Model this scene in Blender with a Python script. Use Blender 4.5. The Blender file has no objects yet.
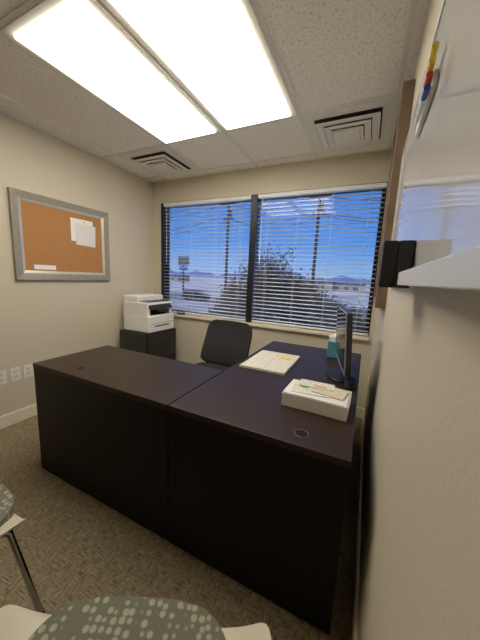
import bpy, bmesh, math, random
from mathutils import Matrix, Vector, Euler
random.seed(7)
S = bpy.context.scene
S.view_settings.view_transform = 'Standard'
S.view_settings.exposure = 0.0
S.view_settings.gamma = 1.12

def lin(c):
    r=[]
    for v in c[:3]:
        v=v/255.0
        r.append(v/12.92 if v<=0.04045 else ((v+0.055)/1.055)**2.4)
    return (r[0],r[1],r[2],1.0)

# ---------------------------------------------------------------- materials
def newmat(name):
    m=bpy.data.materials.new(name); m.use_nodes=True
    nt=m.node_tree; b=nt.nodes['Principled BSDF']
    return m,nt,b
def texmap(nt, scale=(1,1,1), rot=(0,0,0)):
    tc=nt.nodes.new('ShaderNodeTexCoord'); mp=nt.nodes.new('ShaderNodeMapping')
    mp.inputs['Scale'].default_value=scale; mp.inputs['Rotation'].default_value=rot
    nt.links.new(tc.outputs['Object'],mp.inputs['Vector']); return mp
def mat(name,col,rough=0.5,metal=0.0,spec=0.5,noise=0.0,nscale=20,bump=0.0,bscale=100,bdist=0.002,tint=None):
    m,nt,b=newmat(name)
    c=lin(col)
    b.inputs['Base Color'].default_value=c
    b.inputs['Roughness'].default_value=rough
    b.inputs['Metallic'].default_value=metal
    b.inputs['Specular IOR Level'].default_value=spec
    if tint: b.inputs['Specular Tint'].default_value=tint
    mp=texmap(nt)
    n=nt.nodes.new('ShaderNodeTexNoise'); n.inputs['Scale'].default_value=nscale; n.inputs['Detail'].default_value=4
    nt.links.new(mp.outputs[0],n.inputs['Vector'])
    r=nt.nodes.new('ShaderNodeValToRGB')
    k=max(noise,0.02)
    r.color_ramp.elements[0].position=0.3; r.color_ramp.elements[1].position=0.7
    r.color_ramp.elements[0].color=(c[0]*(1-k),c[1]*(1-k),c[2]*(1-k),1)
    r.color_ramp.elements[1].color=(min(1,c[0]*(1+k)),min(1,c[1]*(1+k)),min(1,c[2]*(1+k)),1)
    nt.links.new(n.outputs['Fac'],r.inputs['Fac']); nt.links.new(r.outputs['Color'],b.inputs['Base Color'])
    if bump>0:
        n2=nt.nodes.new('ShaderNodeTexNoise'); n2.inputs['Scale'].default_value=bscale; n2.inputs['Detail'].default_value=3
        nt.links.new(mp.outputs[0],n2.inputs['Vector'])
        bp=nt.nodes.new('ShaderNodeBump'); bp.inputs['Strength'].default_value=bump; bp.inputs['Distance'].default_value=bdist
        nt.links.new(n2.outputs['Fac'],bp.inputs['Height']); nt.links.new(bp.outputs[0],b.inputs['Normal'])
    return m

M={}
M['wall']=mat('wall_paint',(203,192,167),0.5,noise=0.02,nscale=3,bump=0.4,bscale=85,bdist=0.002)
M['sill']=mat('sill_paint',(226,215,190),0.5)
M['base']=mat('baseboard_paint',(226,216,192),0.45)
M['tbar']=mat('ceiling_grid',(218,215,207),0.5)
M['black']=mat('black_plastic',(22,22,24),0.4)
M['capblack']=mat('grommet_plastic',(12,11,11),0.7,spec=.2)
M['blackfab']=mat('black_mesh_fabric',(17,17,19),0.8,noise=.3,nscale=300,bump=.4,bscale=400)
M['bronze']=mat('dark_bronze_aluminium',(26,26,30),0.4,metal=.3)
M['white']=mat('white_plastic',(226,226,222),0.4)
M['offwhite']=mat('printer_plastic',(232,230,222),0.45)
M['paper']=mat('paper',(236,234,228),0.7)
M['chrome']=mat('chrome',(170,170,172),0.2,metal=1)
M['dkchrome']=mat('dark_nickel',(104,96,90),0.5,metal=.6)
M['pewter']=mat('pewter_frame',(160,151,134),0.38,metal=.45,noise=.1,nscale=30)
M['pewterl']=mat('pewter_light',(204,197,178),0.35,metal=.4)
M['cork']=mat('cork',(172,118,66),0.9,noise=.18,nscale=160,bump=.3,bscale=200)
M['cream']=mat('cream_plastic',(206,198,172),0.45)
M['woodbrown']=mat('brown_wood_frame',(110,90,70),0.5,noise=.15,nscale=12)
M['vent']=mat('diffuser_metal',(220,217,208),0.5)
M['ventdark']=mat('diffuser_dark',(34,34,34),0.8)
M['board']=mat('whiteboard_enamel',(218,218,216),0.05,spec=.9)
M['alu']=mat('aluminium_trim',(210,210,208),0.35,metal=.3)
M['silver']=mat('silver_plastic',(150,152,156),0.35,metal=.3)
M['teal']=mat('teal_card',(62,138,156),0.6)
M['yellow']=mat('yellow_plastic',(235,205,40),0.5)
M['red']=mat('red_plastic',(200,50,40),0.5)
M['blue']=mat('blue_plastic',(40,70,170),0.5)
M['slat']=mat('blind_slat',(236,238,242),0.5)
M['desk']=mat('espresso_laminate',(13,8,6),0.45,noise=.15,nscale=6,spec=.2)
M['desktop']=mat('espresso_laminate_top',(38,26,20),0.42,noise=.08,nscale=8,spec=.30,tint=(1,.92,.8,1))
M['screen']=mat('screen_glass',(12,14,18),0.12)
M['cardwhite']=mat('white_card',(222,221,215),0.6)
M['lamphousing']=mat('lamp_frame',(228,222,206),0.5)

# ceiling tile
m,nt,b=newmat('acoustic_tile'); M['tile']=m
mp=texmap(nt)
n=nt.nodes.new('ShaderNodeTexNoise'); n.inputs['Scale'].default_value=70; n.inputs['Detail'].default_value=6; n.inputs['Roughness'].default_value=.75
nt.links.new(mp.outputs[0],n.inputs['Vector'])
r=nt.nodes.new('ShaderNodeValToRGB'); e=r.color_ramp.elements
e[0].position=.36; e[0].color=lin((176,172,161)); e[1].position=.47; e[1].color=lin((238,234,224))
nt.links.new(n.outputs['Fac'],r.inputs['Fac']); nt.links.new(r.outputs['Color'],b.inputs['Base Color'])
bp=nt.nodes.new('ShaderNodeBump'); bp.inputs['Strength'].default_value=.25; bp.inputs['Distance'].default_value=.003
nt.links.new(n.outputs['Fac'],bp.inputs['Height']); nt.links.new(bp.outputs[0],b.inputs['Normal'])
b.inputs['Roughness'].default_value=.9

# carpet
m,nt,b=newmat('carpet_weave'); M['carpet']=m
m1=texmap(nt,(24,165,1)); m2=texmap(nt,(165,24,1)); m3=texmap(nt,(1,1,1))
na=nt.nodes.new('ShaderNodeTexNoise'); na.inputs['Scale'].default_value=1; na.inputs['Detail'].default_value=3
nb=nt.nodes.new('ShaderNodeTexNoise'); nb.inputs['Scale'].default_value=1; nb.inputs['Detail'].default_value=3
ck=nt.nodes.new('ShaderNodeTexChecker'); ck.inputs['Scale'].default_value=16
nt.links.new(m1.outputs[0],na.inputs['Vector']); nt.links.new(m2.outputs[0],nb.inputs['Vector']); nt.links.new(m3.outputs[0],ck.inputs['Vector'])
mx=nt.nodes.new('ShaderNodeMix'); mx.data_type='FLOAT'
nt.links.new(ck.outputs['Fac'],mx.inputs[0]); nt.links.new(na.outputs['Fac'],mx.inputs[2]); nt.links.new(nb.outputs['Fac'],mx.inputs[3])
r=nt.nodes.new('ShaderNodeValToRGB'); e=r.color_ramp.elements
e[0].position=.34; e[0].color=lin((94,83,62)); e[1].position=.66; e[1].color=lin((150,137,109))
nt.links.new(mx.outputs[0],r.inputs['Fac']); nt.links.new(r.outputs['Color'],b.inputs['Base Color'])
bp=nt.nodes.new('ShaderNodeBump'); bp.inputs['Strength'].default_value=.4; bp.inputs['Distance'].default_value=.003
nt.links.new(mx.outputs[0],bp.inputs['Height']); nt.links.new(bp.outputs[0],b.inputs['Normal'])
b.inputs['Roughness'].default_value=.95; b.inputs['Specular IOR Level'].default_value=.1

# chair fabric
m,nt,b=newmat('patterned_upholstery'); M['fabric']=m
mp=texmap(nt,(1,1,0.35))
v=nt.nodes.new('ShaderNodeTexVoronoi'); v.inputs['Scale'].default_value=50; v.inputs['Randomness'].default_value=.4
nt.links.new(mp.outputs[0],v.inputs['Vector'])
r=nt.nodes.new('ShaderNodeValToRGB'); e=r.color_ramp.elements
e[0].position=.0; e[0].color=lin((150,150,126)); e[1].position=.52; e[1].color=lin((98,98,78))
e2=e.new(.40); e2.color=lin((150,150,128))
nt.links.new(v.outputs['Distance'],r.inputs['Fac']); nt.links.new(r.outputs['Color'],b.inputs['Base Color'])
b.inputs['Roughness'].default_value=.9

# luminous lens
m=bpy.data.materials.new('troffer_lens'); m.use_nodes=True; M['lens']=m
nt=m.node_tree; nt.nodes.clear()
out=nt.nodes.new('ShaderNodeOutputMaterial'); em=nt.nodes.new('ShaderNodeEmission')
mp=texmap(nt); n=nt.nodes.new('ShaderNodeTexNoise'); n.inputs['Scale'].default_value=200
nt.links.new(mp.outputs[0],n.inputs['Vector'])
em.inputs['Color'].default_value=(1,.92,.80,1)
ml=nt.nodes.new('ShaderNodeMath'); ml.operation='MULTIPLY_ADD'; ml.inputs[1].default_value=1.0; ml.inputs[2].default_value=10.0
nt.links.new(n.outputs['Fac'],ml.inputs[0]); nt.links.new(ml.outputs[0],em.inputs['Strength'])
nt.links.new(em.outputs[0],out.inputs['Surface'])
# glass
m=bpy.data.materials.new('window_glass'); m.use_nodes=True; M['glass']=m
nt=m.node_tree; nt.nodes.clear()
out=nt.nodes.new('ShaderNodeOutputMaterial'); tr=nt.nodes.new('ShaderNodeBsdfTransparent'); gl=nt.nodes.new('ShaderNodeBsdfGlossy')
gl.inputs['Roughness'].default_value=.02; tr.inputs['Color'].default_value=(.92,.95,.97,1)
ms=nt.nodes.new('ShaderNodeMixShader'); ms.inputs[0].default_value=.03
nt.links.new(tr.outputs[0],ms.inputs[1]); nt.links.new(gl.outputs[0],ms.inputs[2]); nt.links.new(ms.outputs[0],out.inputs['Surface'])

# ---------------------------------------------------------------- geometry helpers
def addobj(name,me,mt,parent=None,smooth=False):
    o=bpy.data.objects.new(name,me); S.collection.objects.link(o)
    if mt is not None: me.materials.append(mt)
    if smooth:
        for p in me.polygons: p.use_smooth=True
    if parent: o.parent=parent
    return o
def group(name,loc=(0,0,0),rz=0):
    o=bpy.data.objects.new(name,None); o.empty_display_size=.1
    o.location=loc; o.rotation_euler=(0,0,rz); S.collection.objects.link(o); return o
def bm_box(bm,a,c,bev=0,seg=2,M4=None):
    x0,y0,z0=a; x1,y1,z1=c
    t=bmesh.new()
    vs=[t.verts.new(p) for p in [(x0,y0,z0),(x1,y0,z0),(x1,y1,z0),(x0,y1,z0),(x0,y0,z1),(x1,y0,z1),(x1,y1,z1),(x0,y1,z1)]]
    for f in [(0,3,2,1),(4,5,6,7),(0,1,5,4),(1,2,6,5),(2,3,7,6),(3,0,4,7)]: t.faces.new([vs[i] for i in f])
    if bev>0: bmesh.ops.bevel(t,geom=list(t.edges),offset=bev,segments=seg,affect='EDGES',profile=.5)
    if M4: t.transform(M4)
    me=bpy.data.meshes.new('t'); t.to_mesh(me); t.free(); bm.from_mesh(me); bpy.data.meshes.remove(me)
def box(name,a,c,mt,parent=None,bev=0,seg=2,M4=None):
    bm=bmesh.new(); bm_box(bm,a,c,bev,seg,M4)
    me=bpy.data.meshes.new(name); bm.to_mesh(me); bm.free(); return addobj(name,me,mt,parent)
def boxes(name,lst,mt,parent=None,bev=0):
    bm=bmesh.new()
    for a,c in lst: bm_box(bm,a,c,bev)
    me=bpy.data.meshes.new(name); bm.to_mesh(me); bm.free(); return addobj(name,me,mt,parent)
def slab(name,pts,z0,z1,mt,parent=None,bev=0.0,seg=3,M4=None,smooth=False):
    bm=bmesh.new()
    bot=[bm.verts.new((x,y,z0)) for x,y in pts]; top=[bm.verts.new((x,y,z1)) for x,y in pts]
    n=len(pts)
    bm.faces.new(bot[::-1]); bm.faces.new(top)
    for i in range(n): bm.faces.new((bot[i],bot[(i+1)%n],top[(i+1)%n],top[i]))
    if bev>0:
        ed=[e for e in bm.edges if abs(e.verts[0].co.z-e.verts[1].co.z)<1e-7]
        bmesh.ops.bevel(bm,geom=ed,offset=bev,segments=seg,affect='EDGES',profile=.5)
    if M4: bm.transform(M4)
    me=bpy.data.meshes.new(name); bm.to_mesh(me); bm.free()
    return addobj(name,me,mt,parent,smooth=smooth)
def sellipse(cx,cy,a,b,n=4.0,k=40):
    r=[]
    for i in range(k):
        t=2*math.pi*i/k; c,s=math.cos(t),math.sin(t)
        r.append((cx+a*math.copysign(abs(c)**(2/n),c),cy+b*math.copysign(abs(s)**(2/n),s)))
    return r
def tubes(name,paths,rad,mt,parent=None,cyc=False,res=3):
    cu=bpy.data.curves.new(name,'CURVE'); cu.dimensions='3D'; cu.bevel_depth=rad; cu.bevel_resolution=res; cu.use_fill_caps=True
    for p in paths:
        sp=cu.splines.new('POLY'); sp.points.add(len(p)-1)
        for i,q in enumerate(p): sp.points[i].co=(q[0],q[1],q[2],1)
        sp.use_cyclic_u=cyc
    o=bpy.data.objects.new(name,cu); S.collection.objects.link(o); cu.materials.append(mt)
    if parent:o.parent=parent
    return o
def cyl(name,p0,p1,r0,r1,mt,parent=None,k=24):
    p0=Vector(p0);p1=Vector(p1); d=p1-p0
    q=d.to_track_quat('Z','Y')
    bm=bmesh.new(); bmesh.ops.create_cone(bm,cap_ends=True,segments=k,radius1=r0,radius2=r1,depth=d.length)
    bm.transform(Matrix.Translation((p0+p1)/2)@q.to_matrix().to_4x4())
    me=bpy.data.meshes.new(name); bm.to_mesh(me); bm.free(); return addobj(name,me,mt,parent)
def mesh(name,vs,fs,mt,parent=None,smooth=False):
    me=bpy.data.meshes.new(name); me.from_pydata(vs,[],fs); me.update(); return addobj(name,me,mt,parent,smooth)
def ringframe(name,x0,y0,x1,y1,w,z0,z1,mt,parent=None,z1in=None,M4=None):
    if z1in is None: z1in=z1
    o=[(x0,y0),(x1,y0),(x1,y1),(x0,y1)]; i=[(x0+w,y0+w),(x1-w,y0+w),(x1-w,y1-w),(x0+w,y1-w)]
    vs=[(x,y,z0) for x,y in o]+[(x,y,z1) for x,y in o]+[(x,y,z0) for x,y in i]+[(x,y,z1in) for x,y in i]
    fs=[]
    for k in range(4):
        j=(k+1)%4
        fs+= [(k,j,4+j,4+k),(4+k,4+j,12+j,12+k),(8+j,8+k,12+k,12+j),(k,8+k,8+j,j)]
    if M4: vs=[tuple(M4@Vector(v)) for v in vs]
    return mesh(name,vs,fs,mt,parent)

# ---------------------------------------------------------------- room shell
XL,XR,YB,YF,H=-2.65,.105,2.80,-1.3,2.50
WX0,WX1,WZ0,WZ1=-2.52,.065,.83,2.24
box('floor',(XL-.15,YF-.15,-.12),(XR+.15,YB+.18,0),M['carpet'])
box('ceiling',(XL-.15,YF-.15,H),(XR+.15,YB+.18,H+.12),M['tile'])
box('wall_left',(XL-.15,YF-.15,0),(XL,YB+.18,H),M['wall'])
box('wall_right',(XR,YF-.15,0),(XR+.15,YB+.18,H),M['wall'])
box('wall_rear',(XL,YF-.15,0),(XR,YF,H),M['wall'])
boxes('wall_window',[((XL,YB,0),(XR,YB+.18,WZ0)),((XL,YB,WZ1),(XR,YB+.18,H)),((XL,YB,WZ0),(WX0,YB+.18,WZ1)),((WX1,YB,WZ0),(XR,YB+.18,WZ1))],M['wall'])
box('baseboard_left',(XL,YF,0),(XL+.014,YB,.11),M['base'],bev=.004)
box('baseboard_right',(XR-.014,YF,0),(XR,YB,.11),M['base'],bev=.004)
box('baseboard_window',(XL+.014,YB-.014,0),(XR-.014,YB,.11),M['base'],bev=.004)
box('trim_window_sill',(WX0-.01,YB-.035,WZ0-.03),(WX1,YB+.06,WZ0+.001),M['sill'],bev=.004)

# ceiling grid
gx=[-2.395,-1.785,-1.175,-.565,.045]; t=.012
bars=[]
for x in gx: bars.append(((x-t,YF,H-.006),(x+t,YB,H)))
for y in (2.65,2.04,.82,-.4): bars.append(((XL,y-t,H-.0055),(XR,y+t,H)))
bars.append(((XL,YF,H-.005),(XL+.02,YB,H))); bars.append(((XL,YB-.02,H-.005),(XR,YB,H)))
boxes('trim_ceiling_grid',bars,M['tbar'])

# troffers
def troffer(x0,y0):
    g=group('ceiling_light',(x0+.305,y0+.61,H))
    boxes('frame',[((-.293,-.598,-.010),(-.253,.598,-.001)),((.253,-.598,-.010),(.293,.598,-.001)),((-.253,-.598,-.010),(.253,-.555,-.001)),((-.253,.565,-.010),(.253,.598,-.001))],M['lamphousing'],g)
    box('lens',(-.2525,-.5545,-.022),(.2525,.5645,-.003),M['lens'],g,bev=.006)
for x0 in (-1.785,-1.175): troffer(x0,.82)

# diffusers
def diffuser(cx,cy):
    g=group('air_vent',(cx,cy,H))
    ringframe('face_frame',-.293,-.293,.293,.293,.07,-.004,-.012,M['vent'],g)
    box('throat',(-.225,-.225,-.006),(.225,.225,-.001),M['ventdark'],g)
    for i,(o,w) in enumerate([(.214,.050),(.158,.044),(.108,.036)]):
        zo=-.014-.007*i
        ringframe('louvre_%d'%(i+1),-o,-o,o,o,w,zo-.020,zo-.024,M['vent'],g,z1in=zo+.006)
    box('core_plate',(-.085,-.085,-.060),(.085,.085,-.046),M['vent'],g,bev=.004)
    box('core_stem',(-.02,-.02,-.046),(.02,.02,-.004),M['vent'],g)
diffuser(-.26,2.345); diffuser(-2.09,2.345)

# ---------------------------------------------------------------- window
g=group('window_1',(0,0,0))
fy0,fy1=YB+.07,YB+.12
boxes('frame',[((WX0,fy0,WZ0),(WX0+.045,fy1,WZ1)),((WX1-.04,fy0,WZ0),(WX1,fy1,WZ1)),((WX0+.045,fy0,WZ0),(WX1-.04,fy1,WZ0+.04)),((WX0+.045,fy0,WZ1-.04),(WX1-.04,fy1,WZ1))],M['bronze'],g)
MX=-1.215
box('mullion',(MX-.035,YB+.01,WZ0+.001),(MX+.035,fy0-.001,WZ1),M['bronze'],g)
box('mullion_outer',(MX-.035,fy0,WZ0+.04),(MX+.035,fy1,WZ1-.04),M['bronze'],g)
box('jamb_left',(WX0,YB+.005,WZ0+.001),(WX0+.03,fy0-.001,WZ1),M['bronze'],g)
box('glass',(WX0+.04,fy0+.02,WZ0+.035),(WX1-.035,fy0+.024,WZ1-.035),M['glass'],g)
def blind(x0,x1):
    g=group('window_blind',((x0+x1)/2,YB+.035,0)); hw=(x1-x0)/2
    box('headrail',(-hw,-.025,WZ1-.04),(hw,.028,WZ1-.002),M['slat'],g,bev=.003)
    vs=[];fs=[]
    z=WZ0+.055; tilt=math.radians(3)
    while z<WZ1-.06:
        b0=len(vs)
        for k in range(5):
            s=(k-2)/2*.024
            y=s*math.cos(tilt); zz=z+s*math.sin(tilt)-.002*((k-2)/2)**2
            vs+=[(-hw+.004,y,zz),(hw-.004,y,zz)]
        for k in range(4): fs.append((b0+2*k,b0+2*k+1,b0+2*k+3,b0+2*k+2))
        z+=.0425
    o=mesh('slats',vs,fs,M['slat'],g,True)
    so=o.modifiers.new('s','SOLIDIFY'); so.thickness=.0028
    box('bottom_rail',(-hw,-.022,WZ0+.012),(hw,.022,WZ0+.03),M['slat'],g,bev=.004)
    cs=[]
    for f in (-.8,-.27,.27,.8):
        for yy in (-.0265,.0265): cs.append([(f*hw,yy,WZ0+.02),(f*hw,yy,WZ1-.04)])
    tubes('ladder_cords',cs,.0011,M['slat'],g,res=1)
    tubes('tilt_wand',[[(-hw+.06,-.033,WZ1-.03),(-hw+.06,-.033,WZ1-.75)]],.003,M['slat'],g)
blind(WX0+.035,MX-.042); blind(MX+.042,WX1-.008)

# ---------------------------------------------------------------- desks
def grommet(parent,x,y,z):
    tubes('grommet_ring',[[(x+.027*math.cos(i*math.pi/16),y+.027*math.sin(i*math.pi/16),z+.001) for i in range(32)]],.0022,M['dkchrome'],parent,cyc=True)
    cyl('grommet_cap',(x,y,z-.004),(x,y,z+.002),.0255,.0255,M['capblack'],parent)
DZ=.752
g=group('desk_return',(-1.308,1.17,0))
x0,x1,y0,y1=-.555,.533,-.27,.27
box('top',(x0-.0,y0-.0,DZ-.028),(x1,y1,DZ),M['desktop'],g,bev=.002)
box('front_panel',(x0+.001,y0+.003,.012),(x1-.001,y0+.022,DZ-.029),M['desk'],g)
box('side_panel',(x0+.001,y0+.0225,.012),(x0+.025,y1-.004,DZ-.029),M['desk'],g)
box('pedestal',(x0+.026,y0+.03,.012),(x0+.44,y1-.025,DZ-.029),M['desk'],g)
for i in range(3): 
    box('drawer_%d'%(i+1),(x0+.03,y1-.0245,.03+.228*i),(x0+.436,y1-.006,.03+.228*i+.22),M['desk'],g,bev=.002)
    box('pull_%d'%(i+1),(x0+.16,y1-.0055,.15+.228*i),(x0+.30,y1+.012,.16+.228*i),M['chrome'],g,bev=.003)
grommet(g,-.225,-.175,DZ)
g=group('executive_desk',(-.377,1.66,0))
x0,x1,y0,y1=-.392,.392,-.76,.76
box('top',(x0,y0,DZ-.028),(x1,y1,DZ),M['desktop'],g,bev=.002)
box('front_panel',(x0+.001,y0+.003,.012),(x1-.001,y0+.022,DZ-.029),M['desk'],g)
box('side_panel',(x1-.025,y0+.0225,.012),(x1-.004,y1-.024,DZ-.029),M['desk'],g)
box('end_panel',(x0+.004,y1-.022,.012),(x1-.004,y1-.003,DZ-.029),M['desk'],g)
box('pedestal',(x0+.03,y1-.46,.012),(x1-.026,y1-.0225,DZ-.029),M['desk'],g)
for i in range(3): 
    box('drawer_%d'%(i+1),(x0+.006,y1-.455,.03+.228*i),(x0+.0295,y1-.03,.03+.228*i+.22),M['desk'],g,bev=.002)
grommet(g,.205,-.678,DZ)

# ---------------------------------------------------------------- cork board (left wall)
g=group('framed_cork_board',(XL,1.65,1.607))
R=Matrix(((0,0,1,0),(1,0,0,0),(0,1,0,0),(0,0,0,1)))
ringframe('frame_outer',-.445,-.36,.445,.36,.055,.001,.032,M['pewter'],g,z1in=.022,M4=R)
ringframe('frame_inner',-.391,-.306,.391,.306,.024,.001,.022,M['pewterl'],g,z1in=.012,M4=R)
box('cork',(.001,-.37,-.285),(.008,.37,.285),M['cork'],g)
box('note_back',(.0085,.04,.02),(.0095,.27,.235),M['paper'],g)
box('note_front',(.0115,.085,-.01),(.0125,.29,.20),M['cardwhite'],g,M4=Matrix.Rotation(-.04,4,'X'))
box('label',(.0085,-.30,-.27),(.0105,-.12,-.23),M['paper'],g)
cyl('push_pin',(.012,.17,.21),(.022,.17,.21),.004,.005,M['red'],g)

# outlets
for i,y in enumerate((1.045,1.145,1.24)):
    g=group('wall_outlet',(XL,y,.44))
    box('plate',(.0005,-.035,-.057),(.006,.035,.057),M['white'],g,bev=.002)
    for z in (-.022,.022): box('socket',(.0062,-.015,z-.014),(.008,.015,z+.014),M['cream'],g,bev=.0006)

# ---------------------------------------------------------------- printer + cabinet
g=group('printer_cabinet',(-2.345,2.40,0))
box('carcass',(-.22,-.25,.03),(.20,.25,.675),M['black'],g,bev=.005)
for i in range(2): box('drawer_%d'%(i+1),(.2005,-.24,.05+.31*i),(.215,.24,.05+.31*i+.30),M['black'],g,bev=.004)
box('handle_1',(.2155,-.07,.27),(.225,.07,.282),M['black'],g); box('handle_2',(.2155,-.07,.58),(.225,.07,.592),M['black'],g)
boxes('feet',[((-.2,-.23,0),(-.15,-.18,.03)),((.13,-.23,0),(.18,-.18,.03)),((-.2,.18,0),(-.15,.23,.03)),((.13,.18,0),(.18,.23,.03))],M['black'],g)
g=group('office_printer',(-2.34,2.40,.676))
box('body',(-.2,-.21,.003),(.20,.21,.195),M['offwhite'],g,bev=.014,seg=3)
boxes('upper_housing',[((-.2,-.21,.19),(-.02,.21,.30)),((-.03,-.21,.19),(.17,-.16,.30)),((-.03,.16,.19),(.17,.21,.30))],M['offwhite'],g,bev=.002)
box('output_recess',(-.022,-.161,.1955),(.16,.161,.20),M['ventdark'],g)
box('recess_back',(-.0195,-.158,.20),(-.016,.158,.27),M['ventdark'],g)
box('scanner',(-.2,-.21,.285),(.175,.21,.345),M['offwhite'],g,bev=.008,seg=3)
box('scanner_bed_trim',(-.02,-.18,.3452),(.165,.18,.352),M['black'],g,bev=.002)
box('document_feeder',(-.198,-.208,.343),(.03,.208,.41),M['offwhite'],g,bev=.014,seg=3)
box('control_panel',(-.03,-.19,-.012),(.03,.17,.004),M['black'],g,bev=.003,M4=Matrix.Translation((.188,0,.297))@Matrix.Rotation(.9,4,'Y'))
box('tray_slot',(.2002,-.12,.065),(.202,.12,.08),M['ventdark'],g)
box('tray_seam',(.2001,-.2,.098),(.2012,.2,.102),M['ventdark'],g)
g=group('desk_telephone',(-2.17,2.783,WZ0+.0015))
slab('base',sellipse(0,0,.06,.018,5),0,.02,M['black'],g,bev=.004)
tubes('handset',[[(-.055,0,.03),(-.045,0,.043),(0,0,.047),(.045,0,.043),(.055,0,.03)]],.010,M['black'],g)

# ---------------------------------------------------------------- task chair
g=group('office_chair',(-1.18,1.98,0),math.radians(-3))
slab('seat',sellipse(0,0,.245,.235,3.5,44),.43,.50,M['blackfab'],g,bev=.025)
vs=[];fs=[];NU,NV=16,16
for j in range(NV+1):
    v=j/NV
    w=.255-.008*v
    for i in range(NU+1):
        u=-1+2*i/NU
        cut=0.0
        if abs(u)>.7: cut=.045*((abs(u)-.7)/.3)**2.2
        z=.50+.42*v
        z=z-cut*max(0,(v-.5)*2)+cut*max(0,(.5-v)*2)
        y=.235-.05*u*u-.035*math.cos(v*3.2)+.05*v
        vs.append((u*w*(1-.05*max(0,v-.85)/.15),y,z))
for j in range(NV):
    for i in range(NU): a=j*(NU+1)+i; fs.append((a,a+1,a+NU+2,a+NU+1))
o=mesh('backrest',vs,fs,M['blackfab'],g,True); so=o.modifiers.new('s','SOLIDIFY'); so.thickness=.035; so.offset=0
bv=o.modifiers.new('b','BEVEL'); bv.width=.01; bv.segments=3
tubes('back_bracket',[[(0,.10,.42),(0,.26,.42),(0,.30,.50),(0,.30,.70)]],.02,M['black'],g)
cyl('gas_column',(0,0,.12),(0,0,.43),.028,.022,M['black'],g)
cyl('hub',(0,0,.07),(0,0,.13),.05,.04,M['black'],g)
for i in range(5):
    a=2*math.pi*i/5+.3; c,s=math.cos(a),math.sin(a)
    cyl('base_leg_%d'%(i+1),(c*.03,s*.03,.105),(c*.28,s*.28,.07),.022,.014,M['black'],g)
    cyl('caster_%d'%(i+1),(c*.28-s*.02,s*.28+c*.02,.027),(c*.28+s*.02,s*.28-c*.02,.027),.027,.027,M['black'],g)

# ---------------------------------------------------------------- desk items
TZ=DZ+.0015
g=group('computer_monitor',(-.09,1.745,TZ),math.radians(11))
slab('base',sellipse(0,0,.085,.12,2.6),0,.012,M['black'],g,bev=.004)
box('neck',(.002,-.035,.012),(.03,.035,.20),M['black'],g,bev=.004)
T=Matrix.Rotation(math.radians(-4),4,'Y')
box('housing',(-.008,-.245,.085),(.022,.245,.435),M['black'],g,bev=.004,M4=T)
boxes('bezel',[((-.013,-.2455,.085),(-.008,-.240,.435)),((-.013,.240,.085),(-.008,.2455,.435)),((-.013,-.240,.085),(-.008,.240,.092)),((-.013,-.240,.430),(-.008,.240,.435))],M['silver'],g).matrix_basis=T
box('screen',(-.0115,-.239,.093),(-.0085,.239,.429),M['screen'],g,M4=T)
box('rear_bulge',(.0222,-.12,.14),(.042,.12,.33),M['black'],g,bev=.008,M4=T)
g=group('tissue_box',(-.195,2.19,TZ),.1)
box('carton',(-.042,-.042,0),(.042,.042,.125),M['teal'],g,bev=.003)
ring=[]
for i in range(14):
    a=2*math.pi*i/14; r=.022+.010*(i%2); ring.append((r*math.cos(a),r*.6*math.sin(a),.1255))
mid=[(p[0]*1.25,p[1]*1.3,.155+.008*((i*5)%3)) for i,p in enumerate(ring)]
vs=ring+mid+[(0.01,0,.185)]
fs=[]
for i in range(14):
    j=(i+1)%14; fs+= [(i,j,14+j,14+i),(14+i,14+j,28)]
mesh('tissue',vs,fs,M['paper'],g)
g=group('headset_cable',(0.002,1.58,TZ))
tubes('coil',[[(.03*math.cos(t_*.5)*(1-.003*t_)-.03,.045*math.sin(t_*.5)*(1-.004*t_),.006+.0009*t_) for t_ in range(60)]],.0045,M['black'],g)

m,nt,b=newmat('printed_sheet'); M['print']=m
mp=texmap(nt,(1,1,1))
w=nt.nodes.new('ShaderNodeTexWave'); w.wave_type='BANDS'; w.bands_direction='Y'; w.inputs['Scale'].default_value=14
n=nt.nodes.new('ShaderNodeTexNoise'); n.inputs['Scale'].default_value=90
nt.links.new(mp.outputs[0],w.inputs['Vector']); nt.links.new(mp.outputs[0],n.inputs['Vector'])
ma=nt.nodes.new('ShaderNodeMath'); ma.operation='MULTIPLY'; nt.links.new(w.outputs['Fac'],ma.inputs[0]); nt.links.new(n.outputs['Fac'],ma.inputs[1])
r=nt.nodes.new('ShaderNodeValToRGB'); e=r.color_ramp.elements; e[0].position=.34; e[0].color=lin((226,222,200)); e[1].position=.50; e[1].color=lin((140,140,136))
nt.links.new(ma.outputs[0],r.inputs['Fac']); nt.links.new(r.outputs['Color'],b.inputs['Base Color']); b.inputs['Roughness'].default_value=.6
g=group('desk_calendar_pad',(-.565,1.79,TZ),0)
box('backing',(-.155,-.235,0),(.155,.215,.010),M['cardwhite'],g)
box('sheet_left',(-.153,-.225,.0105),(-.002,.205,.014),M['print'],g)
box('sheet_right',(.002,-.225,.0105),(.153,.205,.014),M['print'],g)
box('binding',(-.155,-.2345,.0102),(.155,-.226,.015),M['cream'],g)
box('sticky_note',(.03,.06,.0142),(.11,.12,.0155),M['yellow'],g)
g=group('letter_box',(-.163,1.27,TZ),math.radians(-2))
boxes('box',[((-.147,-.10,0),(.147,.10,.003)),((-.147,-.10,.003),(.147,-.096,.062)),((-.147,.096,.003),(.147,.10,.062)),((-.147,-.096,.003),(-.143,.096,.062)),((.143,-.096,.003),(.147,.096,.062))],M['cardwhite'],g)
box('paper_stack',(-.14,-.093,.0035),(.14,.093,.063),M['paper'],g)
box('lid_sheet',(-.145,-.095,.0635),(.13,.09,.066),M['cardwhite'],g)
box('leaflet_1',(-.12,-.06,.0665),(.06,.07,.069),M['print'],g,M4=Matrix.Rotation(.12,4,'Z'))
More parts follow.
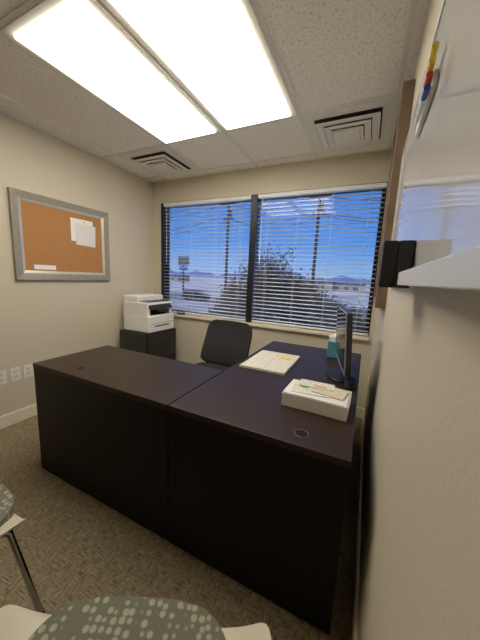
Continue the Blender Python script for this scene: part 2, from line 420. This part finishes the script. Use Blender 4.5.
box('leaflet_2',(-.02,-.03,.0695),(.125,.09,.072),M['cream'],g,M4=Matrix.Rotation(-.15,4,'Z'))
box('leaflet_3',(-.10,.02,.0725),(.07,.10,.075),M['print'],g,M4=Matrix.Rotation(.05,4,'Z'))
box('note_pink',(-.03,.03,.0755),(.03,.05,.077),mat('pink_paper',(214,160,130),.7),g)
box('note_green',(-.09,.0,.0755),(-.05,.015,.077),mat('green_paper',(140,176,120),.7),g)

# ---------------------------------------------------------------- right wall things
BX=.082
g=group('whiteboard',(0,0,0))
box('panel',(BX,-.35,1.352),(XR-.0005,1.5,1.935),M['board'],g,bev=.002)
boxes('trim',[((BX-.004,-.356,1.347),(XR-.0005,1.506,1.3515)),((BX-.004,-.356,1.9355),(XR-.0005,1.506,1.942)),((BX-.004,1.5005,1.352),(XR-.0005,1.508,1.935))],M['alu'],g)
box('pen_tray',(.060,-.3,1.3495),(BX-.001,.66,1.354),M['white'],g)
box('pen_tray_lip',(.056,-.3,1.3485),(.060,.66,1.375),M['white'],g,bev=.0015)
g=group('whiteboard_eraser',(.05,.72,1.36))
g.parent=bpy.data.objects['whiteboard']
box('eraser_felt',(-.028,-.052,-.018),(0,.06,.082),M['ventdark'],g,bev=.002)
box('eraser_grip',(.0005,-.052,-.018),(.0315,.06,.082),M['black'],g,bev=.003)
g=group('marker_holder',(0,0,0))
box('magnet_bar',(.072,.70,1.745),(BX-.0005,.92,1.775),M['white'],g,bev=.002)
for i,(k,y) in enumerate((('yellow',.70),('yellow',.715),('red',.73),('blue',.745))):
    z=1.795-.015*i
    cyl('marker_%d_barrel'%(i+1),(.0655,y,z),(.0655,y+.10,z),.005,.005,M['white'],g,16)
    cyl('marker_%d_cap'%(i+1),(.0655,y-.035,z),(.0655,y,z),.0058,.0058,M[k],g,16)
g=group('framed_wall_picture',(0,0,0))
boxes('frame',[((.050,1.70,1.21),(XR-.001,1.74,2.36)),((.050,2.26,1.21),(XR-.001,2.30,2.36)),((.050,1.74,1.21),(XR-.001,2.26,1.25)),((.050,1.74,2.32),(XR-.001,2.26,2.36))],M['woodbrown'],g,bev=.003)
box('print',(.085,1.74,1.25),(.09,2.26,2.32),M['cardwhite'],g)

# ---------------------------------------------------------------- guest chairs
def guest_chair(loc,rz):
    g=group('guest_chair',loc,rz)
    prof=[(.235,.405),(.243,.425),(.225,.447),(.12,.447),(0,.44),(-.12,.435),(-.19,.445),(-.235,.49),(-.26,.58),(-.28,.70),(-.30,.80),(-.31,.84)]
    ws=[.29,.315,.335,.335,.33,.32,.305,.285,.275,.265,.24,.19]
    vs=[];fs=[];N=16
    for (y,z),w in zip(prof,ws):
        back=max(0,(z-.46)/.3)
        for i in range(N+1):
            u=-1+2*i/N
            lift=(.085*abs(u)**4) if back<=0 else .085*abs(u)**4*(1-min(1,back))
            vs.append((u*w,y+min(1,back)*.07*u*u-(0.03*abs(u)**3 if y>.2 else 0),z+lift-(.03*u*u if z>.79 else 0)))
    for j in range(len(prof)-1):
        for i in range(N): a=j*(N+1)+i; fs.append((a,a+1,a+N+2,a+N+1))
    o=mesh('shell',vs,fs,M['cream'],g,True)
    so=o.modifiers.new('s','SOLIDIFY'); so.thickness=.012; so.offset=0
    ss=o.modifiers.new('ss','SUBSURF'); ss.levels=2; ss.render_levels=2
    slab('seat_pad',sellipse(0,.033,.245,.225,3.6,60),.452,.492,M['fabric'],g,bev=.016,seg=4)
    slab('back_pad',sellipse(0,0,.20,.13,3,40),0,.02,M['fabric'],g,bev=.008,M4=Matrix.Translation((0,-.247,.66))@Matrix.Rotation(math.radians(98),4,'X'))
    tubes('leg_frame',[[(s*.19,.17,.425),(s*.215,.20,.41),(s*.25,.255,.012)] for s in (-1,1)]+[[(s*.19,-.14,.425),(s*.215,-.18,.41),(s*.25,-.27,.012)] for s in (-1,1)]+[[(-.2,.185,.418),(.2,.185,.418)],[(-.2,-.16,.418),(.2,-.16,.418)],[(-.2,.185,.418),(-.2,-.16,.418)],[(.2,.185,.418),(.2,-.16,.418)]],.011,M['chrome'],g)
    for sx in (-1,1):
        for y in (.255,-.27): cyl('glide',(sx*.25,y,0),(sx*.25,y,.016),.015,.013,M['black'],g,16)
guest_chair((-.345,.195,0),math.radians(24))
guest_chair((-1.27,.195,0),math.radians(0))

# ---------------------------------------------------------------- outside
GZ=-3.4
m,nt,b=newmat('dusty_ground'); M['ground']=m
mp=texmap(nt); n=nt.nodes.new('ShaderNodeTexNoise'); n.inputs['Scale'].default_value=.12; n.inputs['Detail'].default_value=8
nt.links.new(mp.outputs[0],n.inputs['Vector'])
r=nt.nodes.new('ShaderNodeValToRGB'); e=r.color_ramp.elements; e[0].position=.35; e[0].color=lin((138,140,144)); e[1].position=.62; e[1].color=lin((198,198,198))
nt.links.new(n.outputs['Fac'],r.inputs['Fac']); nt.links.new(r.outputs['Color'],b.inputs['Base Color']); b.inputs['Roughness'].default_value=.95
box('ground_outside',(-700,YB+.5,GZ-.3),(500,900,GZ),M['ground'])
M['asphalt']=mat('asphalt',(112,116,126),.9,noise=.1,nscale=.5)
box('road',(-400,39,GZ+.001),(300,56,GZ+.03),M['asphalt'])
box('road_centre_line',(-400,47.4,GZ+.031),(300,47.6,GZ+.035),M['yellow'])
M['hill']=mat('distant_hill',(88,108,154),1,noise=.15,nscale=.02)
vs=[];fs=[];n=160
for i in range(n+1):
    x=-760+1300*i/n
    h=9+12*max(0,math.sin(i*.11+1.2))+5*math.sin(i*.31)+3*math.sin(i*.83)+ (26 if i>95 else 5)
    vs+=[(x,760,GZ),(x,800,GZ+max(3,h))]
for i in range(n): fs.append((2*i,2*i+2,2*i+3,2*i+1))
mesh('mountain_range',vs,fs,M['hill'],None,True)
M['bldg']=mat('stucco',(150,144,138),.9); M['bldg2']=mat('roofing',(84,82,88),.9); M['pole']=mat('weathered_pole',(52,46,46),.9)
def building(x,y,w,d,h):
    g=group('distant_building',(x,y,GZ)); box('walls',(-w/2,-d/2,0),(w/2,d/2,h),M['bldg'],g); box('roof',(-w/2-.4,-d/2-.4,h),(w/2+.4,d/2+.4,h+.5),M['bldg2'],g)
    for k in range(int(w/4)): box('opening_%d'%(k+1),(-w/2+1+k*4,-d/2-.05,1),(-w/2+3+k*4,-d/2-.001,2.6),M['bldg2'],g)
building(-120,140,26,12,3.6); building(-30,140,30,14,4); building(-8,140,14,10,3.6)
def pole(x,y,h,wires=True):
    g=group('utility_pole',(x,y,GZ))
    cyl('mast',(0,0,0),(0,0,h),.24,.17,M['pole'],g,12)
    for k,z in enumerate((h-.8,h-2.0,h-4.2)):
        box('crossarm_%d'%(k+1),(-1.6+.3*k,-.1,z),(1.6-.3*k,.1,z+.2),M['pole'],g)
        for xx in (-1.3+.3*k,-.5,.5,1.3-.3*k): cyl('insulator',(xx,0,z+.2),(xx,0,z+.5),.07,.06,M['pole'],g,8)
    cyl('transformer',(.35,-.1,h-3.7),(.35,-.1,h-2.6),.24,.24,M['pole'],g,12)
    return (x,y,GZ+h-.4)
P=[pole(-45,34,15.5),pole(-19.6,36,17),pole(-6.6,36,17),pole(12,36,17)]
ws=[]
for a,c in zip(P[:-1],P[1:]):
    for dz,off in ((0,-1.2),(0,1.2),(-1.3,0),(-3.4,-.8),(-3.6,.7)):
        ws.append([(a[0]+(c[0]-a[0])*k/10+off*.6,a[1]+(c[1]-a[1])*k/10+off,a[2]+(c[2]-a[2])*k/10+dz-1.2*(1-((k-5)/5)**2)) for k in range(11)])
tubes('power_lines',ws,.035,M['pole'],None,res=1)
g=group('roadside_sign',(-46,60,GZ)); cyl('post',(0,0,0),(0,0,7.3),.25,.22,M['pole'],g,12)
box('panel',(-1.7,-.25,7.2),(1.7,.25,9.6),M['bldg2'],g,bev=.1); box('lower_panel',(-1.3,-.2,5.9),(1.3,.2,6.9),M['blue'],g,bev=.05)
M['carpaint']=mat('dark_car_paint',(20,22,27),.3,metal=.2)
def car(x,y,z,rz):
    g=group('car',(x,y,z),rz)
    sil=[(-2.45,.35),(-2.5,.9),(-2.4,1.2),(-2.15,1.8),(-1.8,1.95),(.4,1.95),(1.15,1.3),(2.2,1.1),(2.45,.85),(2.45,.35)]
    vs=[(a,-.98,z) for a,z in sil]+[(a,.98,z) for a,z in sil]; n=len(sil)
    fs=[tuple(range(n)),tuple(range(2*n-1,n-1,-1))]+[(i,(i+1)%n,n+(i+1)%n,n+i) for i in range(n)]
    mesh('body',vs,fs,M['carpaint'],g)
    for s in (-.985,.98):
        box('side_glass',(-1.9,s,1.25),(.45,s+.005,1.82),M['screen'],g)
    for wx in (-1.55,1.55):
        for s in (-1.0,.80): cyl('wheel',(wx,s,.37),(wx,s+.2,.37),.37,.37,M['black'],g,20)
car(-29.0,41.8,GZ+.031,math.radians(10))
# trees
M['twig']=mat('bare_twigs',(62,55,52),.95,noise=.2,nscale=2)
M['leaf']=mat('dusty_leaves',(74,73,66),.95,noise=.45,nscale=3)
def tree(x,y,h,spread):
    paths=[];leaf=[]
    def grow(p,d,L,lv):
        q=p+d*L; m_=p+d*L*.5+Vector((random.uniform(-.06,.06),random.uniform(-.06,.06),0))*L
        paths.append([tuple(p),tuple(m_),tuple(q)])
        if lv==0:
            for _ in range(7): leaf.append(q+Vector([random.gauss(0,.2) for _ in range(3)]))
            return
        for _ in range(4):
            nd=(d+Vector((random.uniform(-1,1)*spread,random.uniform(-1,1)*spread,random.uniform(-.35,.6)))).normalized()
            grow(p+d*L*random.uniform(.4,1),nd,L*random.uniform(.55,.78),lv-1)
    for k in range(4):
        a=random.uniform(0,6.28); grow(Vector((0,0,0)),Vector((math.cos(a)*.35,math.sin(a)*.35,1)).normalized(),h*.36,4)
    g=group('roadside_tree',(x,y,GZ))
    tubes('branches',paths,.016,M['twig'],g,res=0)
    vs=[];fs=[]
    for p in leaf:
        b0=len(vs); s=.09
        for _ in range(3): vs.append(tuple(p+Vector([random.uniform(-s,s) for _ in range(3)])))
        fs.append((b0,b0+1,b0+2))
    mesh('foliage',vs,fs,M['leaf'],g)
for x,y,h,sp in [(-7.2,14.5,5.2,.7),(-6.3,15.5,6.8,.75),(-4.9,13.8,7.2,.8),(-3.6,15,6.4,.8),(-2.3,14.3,4.8,.8),(-.9,16,4.0,.8),(-9.6,17,3.2,.8)]:
    tree(x,y,h,sp)

sun=bpy.data.lights.new('sun','SUN'); sun.energy=3.4; sun.angle=.01; sun.color=(1,.97,.93)
so=bpy.data.objects.new('sun',sun); S.collection.objects.link(so)
so.rotation_euler=Vector((.5,.9,-1.0)).to_track_quat('-Z','Y').to_euler()

w=bpy.data.worlds.new('sky'); S.world=w; w.use_nodes=True; nt=w.node_tree
bg=nt.nodes['Background']; tc=nt.nodes.new('ShaderNodeTexCoord'); sx=nt.nodes.new('ShaderNodeSeparateXYZ'); r=nt.nodes.new('ShaderNodeValToRGB')
nt.links.new(tc.outputs['Generated'],sx.inputs[0]); nt.links.new(sx.outputs['Z'],r.inputs['Fac']); nt.links.new(r.outputs['Color'],bg.inputs['Color'])
e=r.color_ramp.elements; e[0].position=0; e[0].color=lin((150,188,238)); e[1].position=.45; e[1].color=lin((48,104,210))
x_=e.new(.12); x_.color=lin((88,150,238))
bg.inputs['Strength'].default_value=1.0

# ---------------------------------------------------------------- camera
f=Vector((-.420,.8935,-.160)).normalized()
up=Vector((-.109,.1247,.986)); rt=f.cross(up).normalized(); up=rt.cross(f).normalized()
cam=bpy.data.cameras.new('camera'); co=bpy.data.objects.new('camera',cam); S.collection.objects.link(co)
mw=Matrix((rt,up,-f)).transposed().to_4x4(); mw.translation=(0,0,1.35); co.matrix_world=mw
cam.sensor_fit='VERTICAL'; cam.sensor_height=36; cam.lens=265/640*36; cam.clip_start=.005; cam.clip_end=3000
S.camera=co
